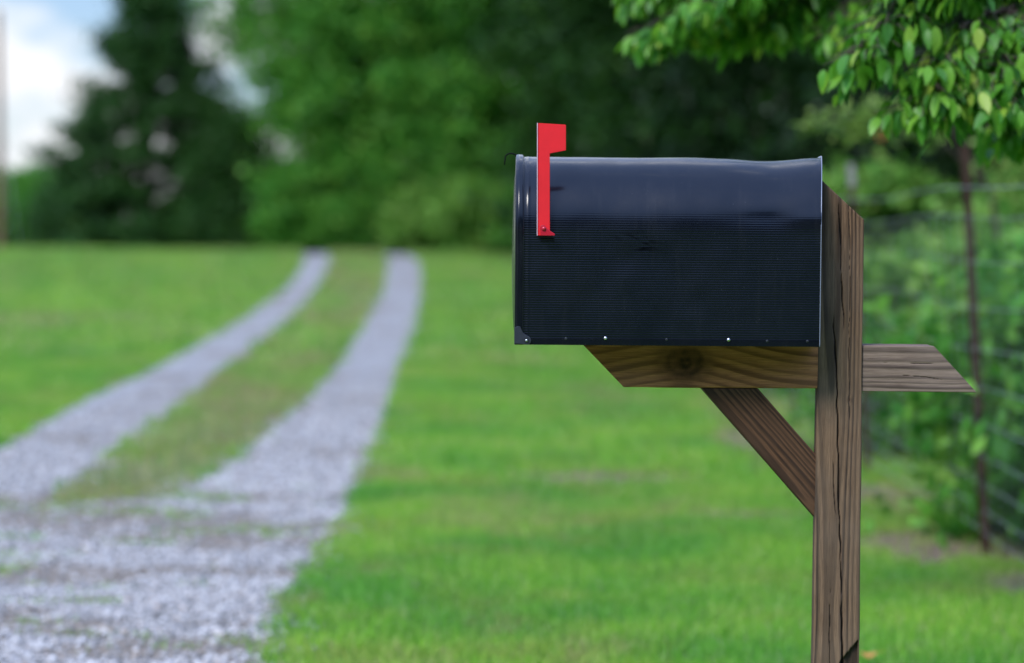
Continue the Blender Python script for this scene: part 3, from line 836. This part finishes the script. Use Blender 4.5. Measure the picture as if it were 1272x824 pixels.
# beyond the fence
GF = 'shrubs along the wire fence'
for k, (x, y, h, r, mt, n, sz, lb) in enumerate([
    (2.75, 18.5, 1.75, .85, 'leaf_light', 12000, .10, 'light green shrub beyond the fence just right of the timber post'),
    (3.45, 16.0, 1.60, .85, 'leaf_light', 12000, .10, 'light green shrub beyond the fence between its two dark posts'),
    (3.1, 13.2, 1.25, .65, 'leaf_light', 9000, .085, 'low light green shrub beyond the fence behind the tip of the tail arm'),
    (3.35, 11.6, 1.55, .60, 'leaf_mid', 9000, .085, 'green shrub right of the nearest dark fence post'),
    (2.25, 10.3, 1.18, .36, 'leaf_mid', 2300, .080, 'leafy green shrub climbing the nearest dark fence post'),
    (2.50, 9.5, 1.12, .36, 'leaf_mid', 4200, .08, 'leafy green shrub at the right edge beside the nearest fence post'),
    (2.75, 22.5, 1.95, .9, 'leaf_light', 12000, .11, 'light green shrub farthest along the fence behind the post'),
    (2.42, 10.7, 1.30, .40, 'leaf_light', 3200, .085, 'bright leafy shrub at the right edge filling the gap behind the wire mesh'),
    (2.12, 13.8, .75, .32, 'leaf_mid', 1200, .07, 'low green shrub at the foot of the fence below the tail arm'),
    ]):
    s = tree('shrub', lb, 'shrub', x, y, h * (.94 if k < 4 else .86 if k == 6 else 1.), r * (1.15 if k < 4 else 1.), .05, mt, 'wood', n, sz * (1.25 if k in (4, 5, 6, 8) else 1.1), 30, .15, 60 + k, .02, GF, trunkname='stem')
    if k in (4, 8):
        bm = bmesh.new()
        for q in range(5):
            a = q * 1.2566
            bmesh.ops.create_uvsphere(bm, u_segments=8, v_segments=6, radius=.007, matrix=Matrix.Translation((.015 * math.cos(a) - .12, -r - .02, .015 * math.sin(a) + (.52 if k == 4 else .45))))
        bm_obj('flower', bm, M['orange'], s, True)

# pale sapling whose two twigs reach out over the fence
sap = empty('sapling', (2.55, 12.2, 0), 'thin sapling with pale yellow green twigs reaching left above the fence', 'tree')
SO = np.array(sap.location)
tw = [[(2.55, 12.2, -.05, .02), (2.5, 12.2, .9, .017), (2.4, 12.15, 1.5, .013), (2.1, 12.0, 1.92, .009), (1.75, 11.8, 1.88, .006), (1.36, 11.6, 1.80, .003)],
      [(2.4, 12.15, 1.5, .01), (2.1, 12.0, 1.78, .007), (1.8, 11.8, 1.80, .004), (1.58, 11.7, 1.76, .003)],
      [(2.5, 12.2, .9, .013), (2.7, 12.0, 1.5, .01), (2.6, 11.9, 1.72, .006), (2.35, 11.8, 1.60, .003)]]
v, f = tube(tw, 7); mesh_np('trunk', v, f, M['bark'], sap, True, SO)
pts = []
for pth, nl in zip(tw, (170, 110, 420)):
    P = np.array(pth)[-3:, :3]
    for _ in range(nl):
        t = rng.random() * 1.999; k = int(t); q = P[k] + (P[k + 1] - P[k]) * (t - k)
        pts.append(q + rng.normal(0, 1, 3) * (.10 if nl > 300 else .028))
v, f = leaf_quads(np.array(pts), .07, .5, .8); mesh_np('crown', v, f, M['leaf_pale'], sap, False, SO)
bm = bmesh.new()
for q in range(5):
    a = q * 1.2566
    bmesh.ops.create_uvsphere(bm, u_segments=8, v_segments=6, radius=.006, matrix=Matrix.Translation((1.70 + .018 * math.cos(a) - SO[0], 11.2 - SO[1], 1.74 + .018 * math.sin(a))))
bm_obj('flower', bm, M['orange'], sap, True)

# the near tree whose branches hang into the picture
nt = empty('leafy_tree', (1.66, 6.5, 0), 'young tree with glossy drooping leaves hanging over the fence at the upper right', 'tree')
NO = np.array(nt.location)
BR = [  # x,y,z,r
    [(1.66, 6.5, -.1, .060), (1.64, 6.5, .8, .050), (1.67, 6.52, 1.6, .044), (1.64, 6.5, 2.3, .036), (1.70, 6.5, 3.2, .022), (1.66, 6.5, 4.0, .008)],
    [(1.66, 6.5, 1.75, .022), (1.40, 6.3, 1.98, .014), (1.15, 6.12, 1.96, .009), (.95, 6.02, 1.86, .005), (.86, 6.0, 1.72, .002)],
    [(1.66, 6.5, 1.70, .020), (1.38, 6.22, 1.88, .012), (1.18, 6.08, 1.84, .008), (1.06, 6.02, 1.72, .004), (1.01, 6.0, 1.60, .002)],
    [(1.38, 6.22, 1.88, .009), (1.26, 6.1, 1.86, .006), (1.20, 6.0, 1.70, .003), (1.16, 5.98, 1.62, .002)],
    [(1.66, 6.5, 1.66, .016), (1.46, 6.2, 1.84, .010), (1.36, 6.1, 1.78, .006), (1.30, 6.05, 1.64, .003)],
    [(1.40, 6.3, 1.98, .010), (1.2, 6.1, 2.05, .006), (1.02, 6.0, 2.00, .003), (.95, 5.98, 1.92, .002)],
    [(1.64, 6.5, 2.0, .022), (1.30, 6.9, 2.22, .014), (.92, 7.2, 2.10, .009), (.62, 7.3, 1.99, .005), (.40, 7.3, 1.90, .002)],
    [(1.30, 6.9, 2.22, .010), (1.0, 7.25, 2.16, .006), (.78, 7.4, 2.00, .003), (.62, 7.42, 1.90, .002)],
    [(.92, 7.2, 2.16, .006), (.70, 7.1, 2.06, .004), (.52, 7.1, 1.93, .002)],
    [(.92, 7.2, 2.10, .005), (.86, 7.25, 2.02, .003), (.80, 7.3, 1.90, .002)],
    [(1.10, 7.05, 2.19, .007), (.72, 7.25, 2.17, .004), (.50, 7.3, 2.10, .003), (.38, 7.32, 2.01, .002)],
    [(1.64, 6.5, 1.9, .016), (1.35, 6.9, 2.08, .010), (1.08, 7.1, 2.0, .006), (.95, 7.15, 1.87, .003)],
    [(1.35, 6.9, 2.08, .008), (1.15, 7.3, 2.06, .005), (1.02, 7.5, 1.93, .003)],
    [(1.66, 6.5, 1.8, .014), (1.55, 6.9, 1.95, .009), (1.42, 7.2, 1.86, .005), (1.36, 7.3, 1.76, .003)],
    [(1.66, 6.5, 1.7, .014), (1.62, 6.8, 1.82, .009), (1.52, 7.0, 1.74, .005), (1.46, 7.1, 1.60, .003)],
    [(1.66, 6.5, 1.62, .012), (1.50, 6.42, 1.76, .008), (1.38, 6.36, 1.68, .005), (1.33, 6.34, 1.56, .003)],
    [(1.66, 6.5, 1.60, .012), (1.56, 6.3, 1.72, .008), (1.44, 6.2, 1.70, .005), (1.40, 6.15, 1.60, .003)],
    [(1.64, 6.5, 2.3, .02), (1.2, 6.3, 2.6, .012), (.85, 6.2, 2.55, .007), (.65, 6.1, 2.42, .003)],
    [(1.64, 6.5, 2.4, .02), (1.1, 6.9, 2.7, .012), (.7, 7.1, 2.65, .007), (.45, 7.1, 2.5, .003)],
    [(1.66, 6.5, 2.5, .018), (2.1, 6.6, 2.8, .012), (2.4, 6.6, 2.7, .005)],
    [(1.66, 6.5, 2.7, .018), (1.9, 7.0, 3.1, .010), (2.0, 7.3, 3.0, .005)],
    [(1.68, 6.5, 3.0, .016), (1.4, 6.3, 3.4, .009), (1.2, 6.2, 3.3, .004)],
    [(1.66, 6.5, 1.8, .016), (1.9, 6.2, 2.0, .010), (2.1, 6.1, 1.9, .004)],
]
tws, seats = list(BR), []
for bi, b in enumerate(BR[1:]):
    P = np.array(b)[:, :3]
    seg = np.linalg.norm(np.diff(P, axis=0), axis=1); cum = np.concatenate([[0], np.cumsum(seg)])
    ntw = int(cum[-1] * (185 if bi < 16 else 45))
    for k in range(ntw):
        s = cum[-1] * (.30 + .70 * rng.random() ** .8)
        q = np.array([np.interp(s, cum, P[:, d]) for d in range(3)])
        d = rng.normal(0, 1, 3); d[2] = abs(d[2]) * .25 - .25; d /= np.linalg.norm(d)
        L = rng.uniform(.05, .13)
        e = q + d * L + np.array([0, 0, -.02]); m_ = (q + e) / 2 + np.array([0, 0, .012])
        tws.append([(*q, .0022), (*m_, .0017), (*e, .0010)])
        for _ in range(rng.integers(4, 8)):
            t = rng.uniform(.15, 1.); seats.append(q + (e - q) * t)
    for _ in range(5): seats.append(P[-1] + rng.normal(0, .012, 3))
v, f = tube(tws, 5); mesh_np('trunk', v, f, M['bark'], nt, True, NO)

def drooping_leaves(S):
    n = len(S)
    az = rng.uniform(0, 2 * math.pi, n)
    out = np.stack([np.cos(az), np.sin(az), np.zeros(n)], 1)
    drp = rng.uniform(.45, 1.45, n)              # radians below horizontal
    L = rng.uniform(.033, .076, n); Wd = L * rng.uniform(.36, .50, n)
    pet = rng.uniform(.012, .03, n)
    ts = np.array([0, .12, .35, .6, .82, 1.]); ws = np.array([.06, .62, 1., .86, .42, .0])
    side = np.stack([-np.sin(az), np.cos(az), np.zeros(n)], 1)
    tw = rng.uniform(-.7, .7, n)
    p = S + out * (pet * .7)[:, None] + np.array([0, 0, -1.]) * (pet * .6)[:, None]
    V = np.empty((n, 6, 3, 3)); prev = p; pt = 0
    fold = rng.uniform(.05, .42, n)
    for k, t in enumerate(ts):
        ang = drp + .55 * t * rng.uniform(.4, 1.2, n)
        d = out * np.cos(ang)[:, None] - np.array([0, 0, 1.]) * np.sin(ang)[:, None]
        cur = prev + d * (L * (t - pt))[:, None]
        nr = np.cross(side, d)
        sd = side * np.cos(tw)[:, None] + nr * np.sin(tw)[:, None]
        up_ = np.cross(sd, d)
        hw = Wd * .5 * ws[k]
        wave = .12 * np.sin(k * 2.1 + az * 3) * hw
        V[:, k, 1] = cur
        V[:, k, 0] = cur - sd * hw[:, None] - up_ * (hw * fold + wave)[:, None]
        V[:, k, 2] = cur + sd * hw[:, None] - up_ * (hw * fold - wave)[:, None]
        prev, pt = cur, t
    i = np.arange(n)[:, None] * 18
    q = np.concatenate([np.array([[3 * k + c, 3 * k + c + 1, 3 * k + c + 4, 3 * k + c + 3]]) for k in range(5) for c in (0, 1)])
    return V.reshape(-1, 3), (i[:, None] + q[None]).reshape(-1, 4)
v, f = drooping_leaves(np.array(seats))
mesh_np('crown', v, f, M['leaf_near'], nt, True, NO)
print('near leaves', len(seats))

# ------------------------------------------------------------------ wire fence
fence = empty('wire_fence', (1.9, 9.7, 0), 'woven wire fence on thin rusty posts running away along the right', 'fence')
FO = np.array(fence.location)
fys = [6.4, 9.62, 12.85, 16.05, 19.3, 22.5, 25.7]
for k, y in enumerate(fys):
    x = 1.915; tz = (1.66, 1.64, 1.66, 1.68, 1.66, 1.67, 1.66)[k]; lean = -.125
    bm = bmesh.new()
    for (w, d, dy) in ((.036, .006, 0), (.006, .032, .019)):
        m_ = bmesh.ops.create_cube(bm, size=1)
        for vv in m_['verts']:
            z = (vv.co.z + .5) * (tz - .12 + .3) - .3
            vv.co = Vector((vv.co.x * w + x + lean * max(z, -.1) / 1.65 - FO[0], vv.co.y * d + dy + y - FO[1], z - FO[2]))
    for s_ in range(24):                      # the studs on the face
        z = .1 + s_ * .06
        m_ = bmesh.ops.create_cube(bm, size=1)
        for vv in m_['verts']:
            vv.co = Vector((vv.co.x * .014 + x + lean * z / 1.65 - FO[0], vv.co.y * .008 - .006 + y - FO[1], vv.co.z * .014 + z))
    p = bm_obj('post', bm, M['tpost'], fence)
    bm = bmesh.new()
    for (w, d, dy) in ((.037, .007, 0), (.007, .033, .019)):
        m_ = bmesh.ops.create_cube(bm, size=1)
        for vv in m_['verts']:
            z = (vv.co.z + .5) * .12 + tz - .119
            vv.co = Vector((vv.co.x * w + x + lean * z / 1.65 - FO[0], vv.co.y * d + dy + y - FO[1], z))
    if k != 1: bm_obj('post_tip', bm, M['ptip'], p)
    else: bm_obj('post_tip', bm, M['tpost'], p)
V, F = [], []
paths = []
hz = [.10, .19, .29, .40, .53, .68, .84, 1.01, 1.19, 1.36, 1.47]
for z in hz:
    pth = []
    for y in np.arange(fys[0], fys[-1] + .01, .4):
        sag = .012 * math.sin(y * 1.9 + z * 5)
        pth.append((1.90 + lean * z / 1.65 + .006 * math.sin(y * 2.3), y, z + sag, .0014 if z < 1.4 else .0022))
    paths.append(pth)
for y in np.arange(fys[0] + .1, fys[-1], .16):
    paths.append([(1.90 + lean * z / 1.65 + .006 * math.sin(y * 2.3), y, z + .012 * math.sin(y * 1.9 + z * 5), .0010) for z in (.10, .53, 1.01, 1.36)])
v, f = tube(paths, 5); mesh_np('wire_mesh', v, f, M['wire'], fence, True, FO)

# ------------------------------------------------------------------ utility pole at the left edge
pole = empty('utility_pole', (-15.16, 71.5, float(H(np.array(71.5)))), 'reddish brown wooden utility pole at the far left edge of the field', 'pole')
bp = np.array(pole.location)
v, f = tube([[(bp[0], bp[1], bp[2] - .2, .125), (bp[0], bp[1], bp[2] + 4, .11), (bp[0] - .05, bp[1], bp[2] + 7.3, .085)]], 12)
mesh_np('shaft', v, f, M['pole'], pole, True, bp)
v, f = tube([[(bp[0] + .02, bp[1], bp[2] + 4.4, .014), (bp[0] + .63, bp[1] - .3, bp[2] - .05, .014)]], 6)
mesh_np('guy_wire', v, f, M['wire'], pole, True, bp)

# ------------------------------------------------------------------ small plants and litter in the lawn
wd = empty('weed_stalk', (.44, 6.75, 0), 'thin pale weed stalk standing above the lawn at the bottom edge', 'weed')
WO = np.array(wd.location)
v, f = tube([[(.44, 6.75, -.01, .0016), (.443, 6.75, .07, .0013), (.447, 6.75, .135, .0008)]], 6)
mesh_np('stem', v, f, M['leaf_pale'], wd, True, WO)
pts = np.array([(.447 + rng.normal(0, .004), 6.75 + rng.normal(0, .004), .075 + .065 * rng.random()) for _ in range(46)])
v, f = leaf_quads(pts, .008, .6); mesh_np('seed_head', v, f, M['leaf_pale'], wd, False, WO)

fl = empty('fallen_leaf', (1.06, 7.1, .045), 'single orange brown dead leaf lying in the grass beside the timber post', 'leaf')
pp = [(math.cos(a) * .030 * (1 - .3 * abs(math.sin(a))), math.sin(a) * .017, .008 * math.cos(2 * a)) for a in np.linspace(0, 2 * math.pi, 14, endpoint=False)]
bm = bmesh.new(); c = bm.verts.new((0, 0, .003)); vs = [bm.verts.new(p) for p in pp]
for k in range(14): bm.faces.new((c, vs[k], vs[(k + 1) % 14]))
bm_obj('blade', bm, M['brownleaf'], fl, True)
v, f = tube([[(.028, 0, .006, .001), (.05, .004, .01, .0008)]], 5); mesh_np('stalk', v, f, M['brownleaf'], fl)

# unseen wood added behind the photographer to give the mailbox's side a dark reflection
PW = []
for k in range(16):
    bx = -30 + 4 * k + rng.uniform(-1, 1); by = -19 + rng.uniform(-3, 2)
    P, _ = crown_points(4200, (bx, by, 0.), rng.uniform(8.5, 12), rng.uniform(2.6, 3.4), .0, 'wood', 70, .6, 200 + k)
    PW.append(P)
v, f = leaf_quads(np.concatenate(PW), .42, .6, .5)
tag(mesh_np('reflected_woodland', v, f, M['leaf_dark']), 'unseen dark green wood added behind the camera for the mailbox reflection', 'reflected_woodland', None, 'stuff')

# ------------------------------------------------------------------ sky and sun
SUN_EL, SUN_AZ = R(46), R(212)         # azimuth clockwise from +Y
w = bpy.data.worlds.new('World'); scene.world = w; w.use_nodes = True
t = w.node_tree; t.nodes.clear()
out = t.nodes.new('ShaderNodeOutputWorld'); bg = t.nodes.new('ShaderNodeBackground'); bg.inputs['Strength'].default_value = .10
sky = t.nodes.new('ShaderNodeTexSky'); sky.sky_type = 'NISHITA'; sky.sun_disc = False
sky.sun_elevation = SUN_EL; sky.sun_rotation = SUN_AZ; sky.air_density = 1.; sky.dust_density = .4; sky.ozone_density = 2.0
tc = t.nodes.new('ShaderNodeTexCoord')
mp = t.nodes.new('ShaderNodeMapping'); mp.inputs['Scale'].default_value = (1., 1., 2.2); mp.inputs['Location'].default_value = (.31, .12, .05)
t.links.new(tc.outputs['Generated'], mp.inputs['Vector'])
nz = t.nodes.new('ShaderNodeTexNoise'); nz.inputs['Scale'].default_value = 9.; nz.inputs['Detail'].default_value = 5.; nz.inputs['Roughness'].default_value = .5
t.links.new(mp.outputs[0], nz.inputs['Vector'])
rp = t.nodes.new('ShaderNodeValToRGB'); rp.color_ramp.elements[0].position = .52; rp.color_ramp.elements[1].position = .65
rp.color_ramp.elements[0].color = (.06, .06, .06, 1); rp.color_ramp.elements[1].color = (1, 1, 1, 1)
sx = t.nodes.new('ShaderNodeSeparateXYZ'); t.links.new(tc.outputs['Generated'], sx.inputs[0])
ma = t.nodes.new('ShaderNodeMath'); ma.operation = 'MULTIPLY_ADD'; ma.inputs[1].default_value = .12
t.links.new(sx.outputs['Y'], ma.inputs[0]); t.links.new(nz.outputs['Fac'], ma.inputs[2])     # clouds thicken towards the north
mz = t.nodes.new('ShaderNodeMath'); mz.operation = 'MULTIPLY_ADD'; mz.inputs[1].default_value = -.14
t.links.new(sx.outputs['Z'], mz.inputs[0]); t.links.new(ma.outputs[0], mz.inputs[2])           # open blue overhead
t.links.new(mz.outputs[0], rp.inputs['Fac'])
mx = t.nodes.new('ShaderNodeMix'); mx.data_type = 'RGBA'
tn = t.nodes.new('ShaderNodeMix'); tn.data_type = 'RGBA'; tn.blend_type = 'MULTIPLY'; tn.inputs[0].default_value = 1.
t.links.new(sky.outputs[0], tn.inputs[6]); tn.inputs[7].default_value = (.92, 1.04, 1.30, 1)
t.links.new(rp.outputs['Color'], mx.inputs[0]); t.links.new(tn.outputs[2], mx.inputs[6]); mx.inputs[7].default_value = (10.2, 10.4, 10.8, 1)
er = t.nodes.new('ShaderNodeValToRGB'); el = er.color_ramp.elements     # an overcast sky is brightest overhead
el[0].position = 0.; el[0].color = (.57, .57, .57, 1); el[1].position = 1.; el[1].color = (3.4, 3.4, 3.4, 1)
e2 = el.new(.16); e2.color = (.62, .62, .62, 1)
t.links.new(sx.outputs['Z'], er.inputs['Fac'])
m2 = t.nodes.new('ShaderNodeMix'); m2.data_type = 'RGBA'; m2.blend_type = 'MULTIPLY'; m2.inputs[0].default_value = 1.
t.links.new(mx.outputs[2], m2.inputs[6]); t.links.new(er.outputs['Color'], m2.inputs[7])
t.links.new(m2.outputs[2], bg.inputs['Color']); t.links.new(bg.outputs[0], out.inputs['Surface'])

sl = bpy.data.lights.new('sun', 'SUN'); sl.energy = 2.2; sl.angle = R(18); sl.color = (1., .96, .90)
so = bpy.data.objects.new('sun', sl); link(so)
dv = Vector((math.sin(SUN_AZ) * math.cos(SUN_EL), math.cos(SUN_AZ) * math.cos(SUN_EL), math.sin(SUN_EL)))
so.rotation_euler = dv.to_track_quat('Z', 'Y').to_euler(); so.location = dv * 60

# ------------------------------------------------------------------ camera
cd = bpy.data.cameras.new('camera'); cam = bpy.data.objects.new('camera', cd); link(cam)
cd.sensor_width = 36; cd.lens = 85; cd.clip_start = .1; cd.clip_end = 3000
cam.matrix_world = Matrix.Translation((0, 0, 1.28)) @ Matrix.Rotation(R(90 - 2.33), 4, 'X') @ Matrix.Rotation(R(.45), 4, 'Z')
cd.dof.use_dof = True; cd.dof.focus_distance = 4.63; cd.dof.aperture_fstop = 2.0; cd.dof.aperture_blades = 9
scene.camera = cam

vs_ = scene.view_settings
scene.display_settings.display_device = 'sRGB'
vs_.view_transform = 'Standard'; vs_.look = 'None'; vs_.exposure = .80; vs_.gamma = 1.; vs_.use_curve_mapping = False
scene.render.engine = 'CYCLES'
cy = scene.cycles
cy.max_bounces = 7; cy.diffuse_bounces = 3; cy.glossy_bounces = 3; cy.transmission_bounces = 4; cy.transparent_max_bounces = 8
cy.use_denoising = True
try: cy.denoiser = 'OPENIMAGEDENOISE'
except Exception: pass
cy.use_adaptive_sampling = False
cy.sample_clamp_indirect = 8.
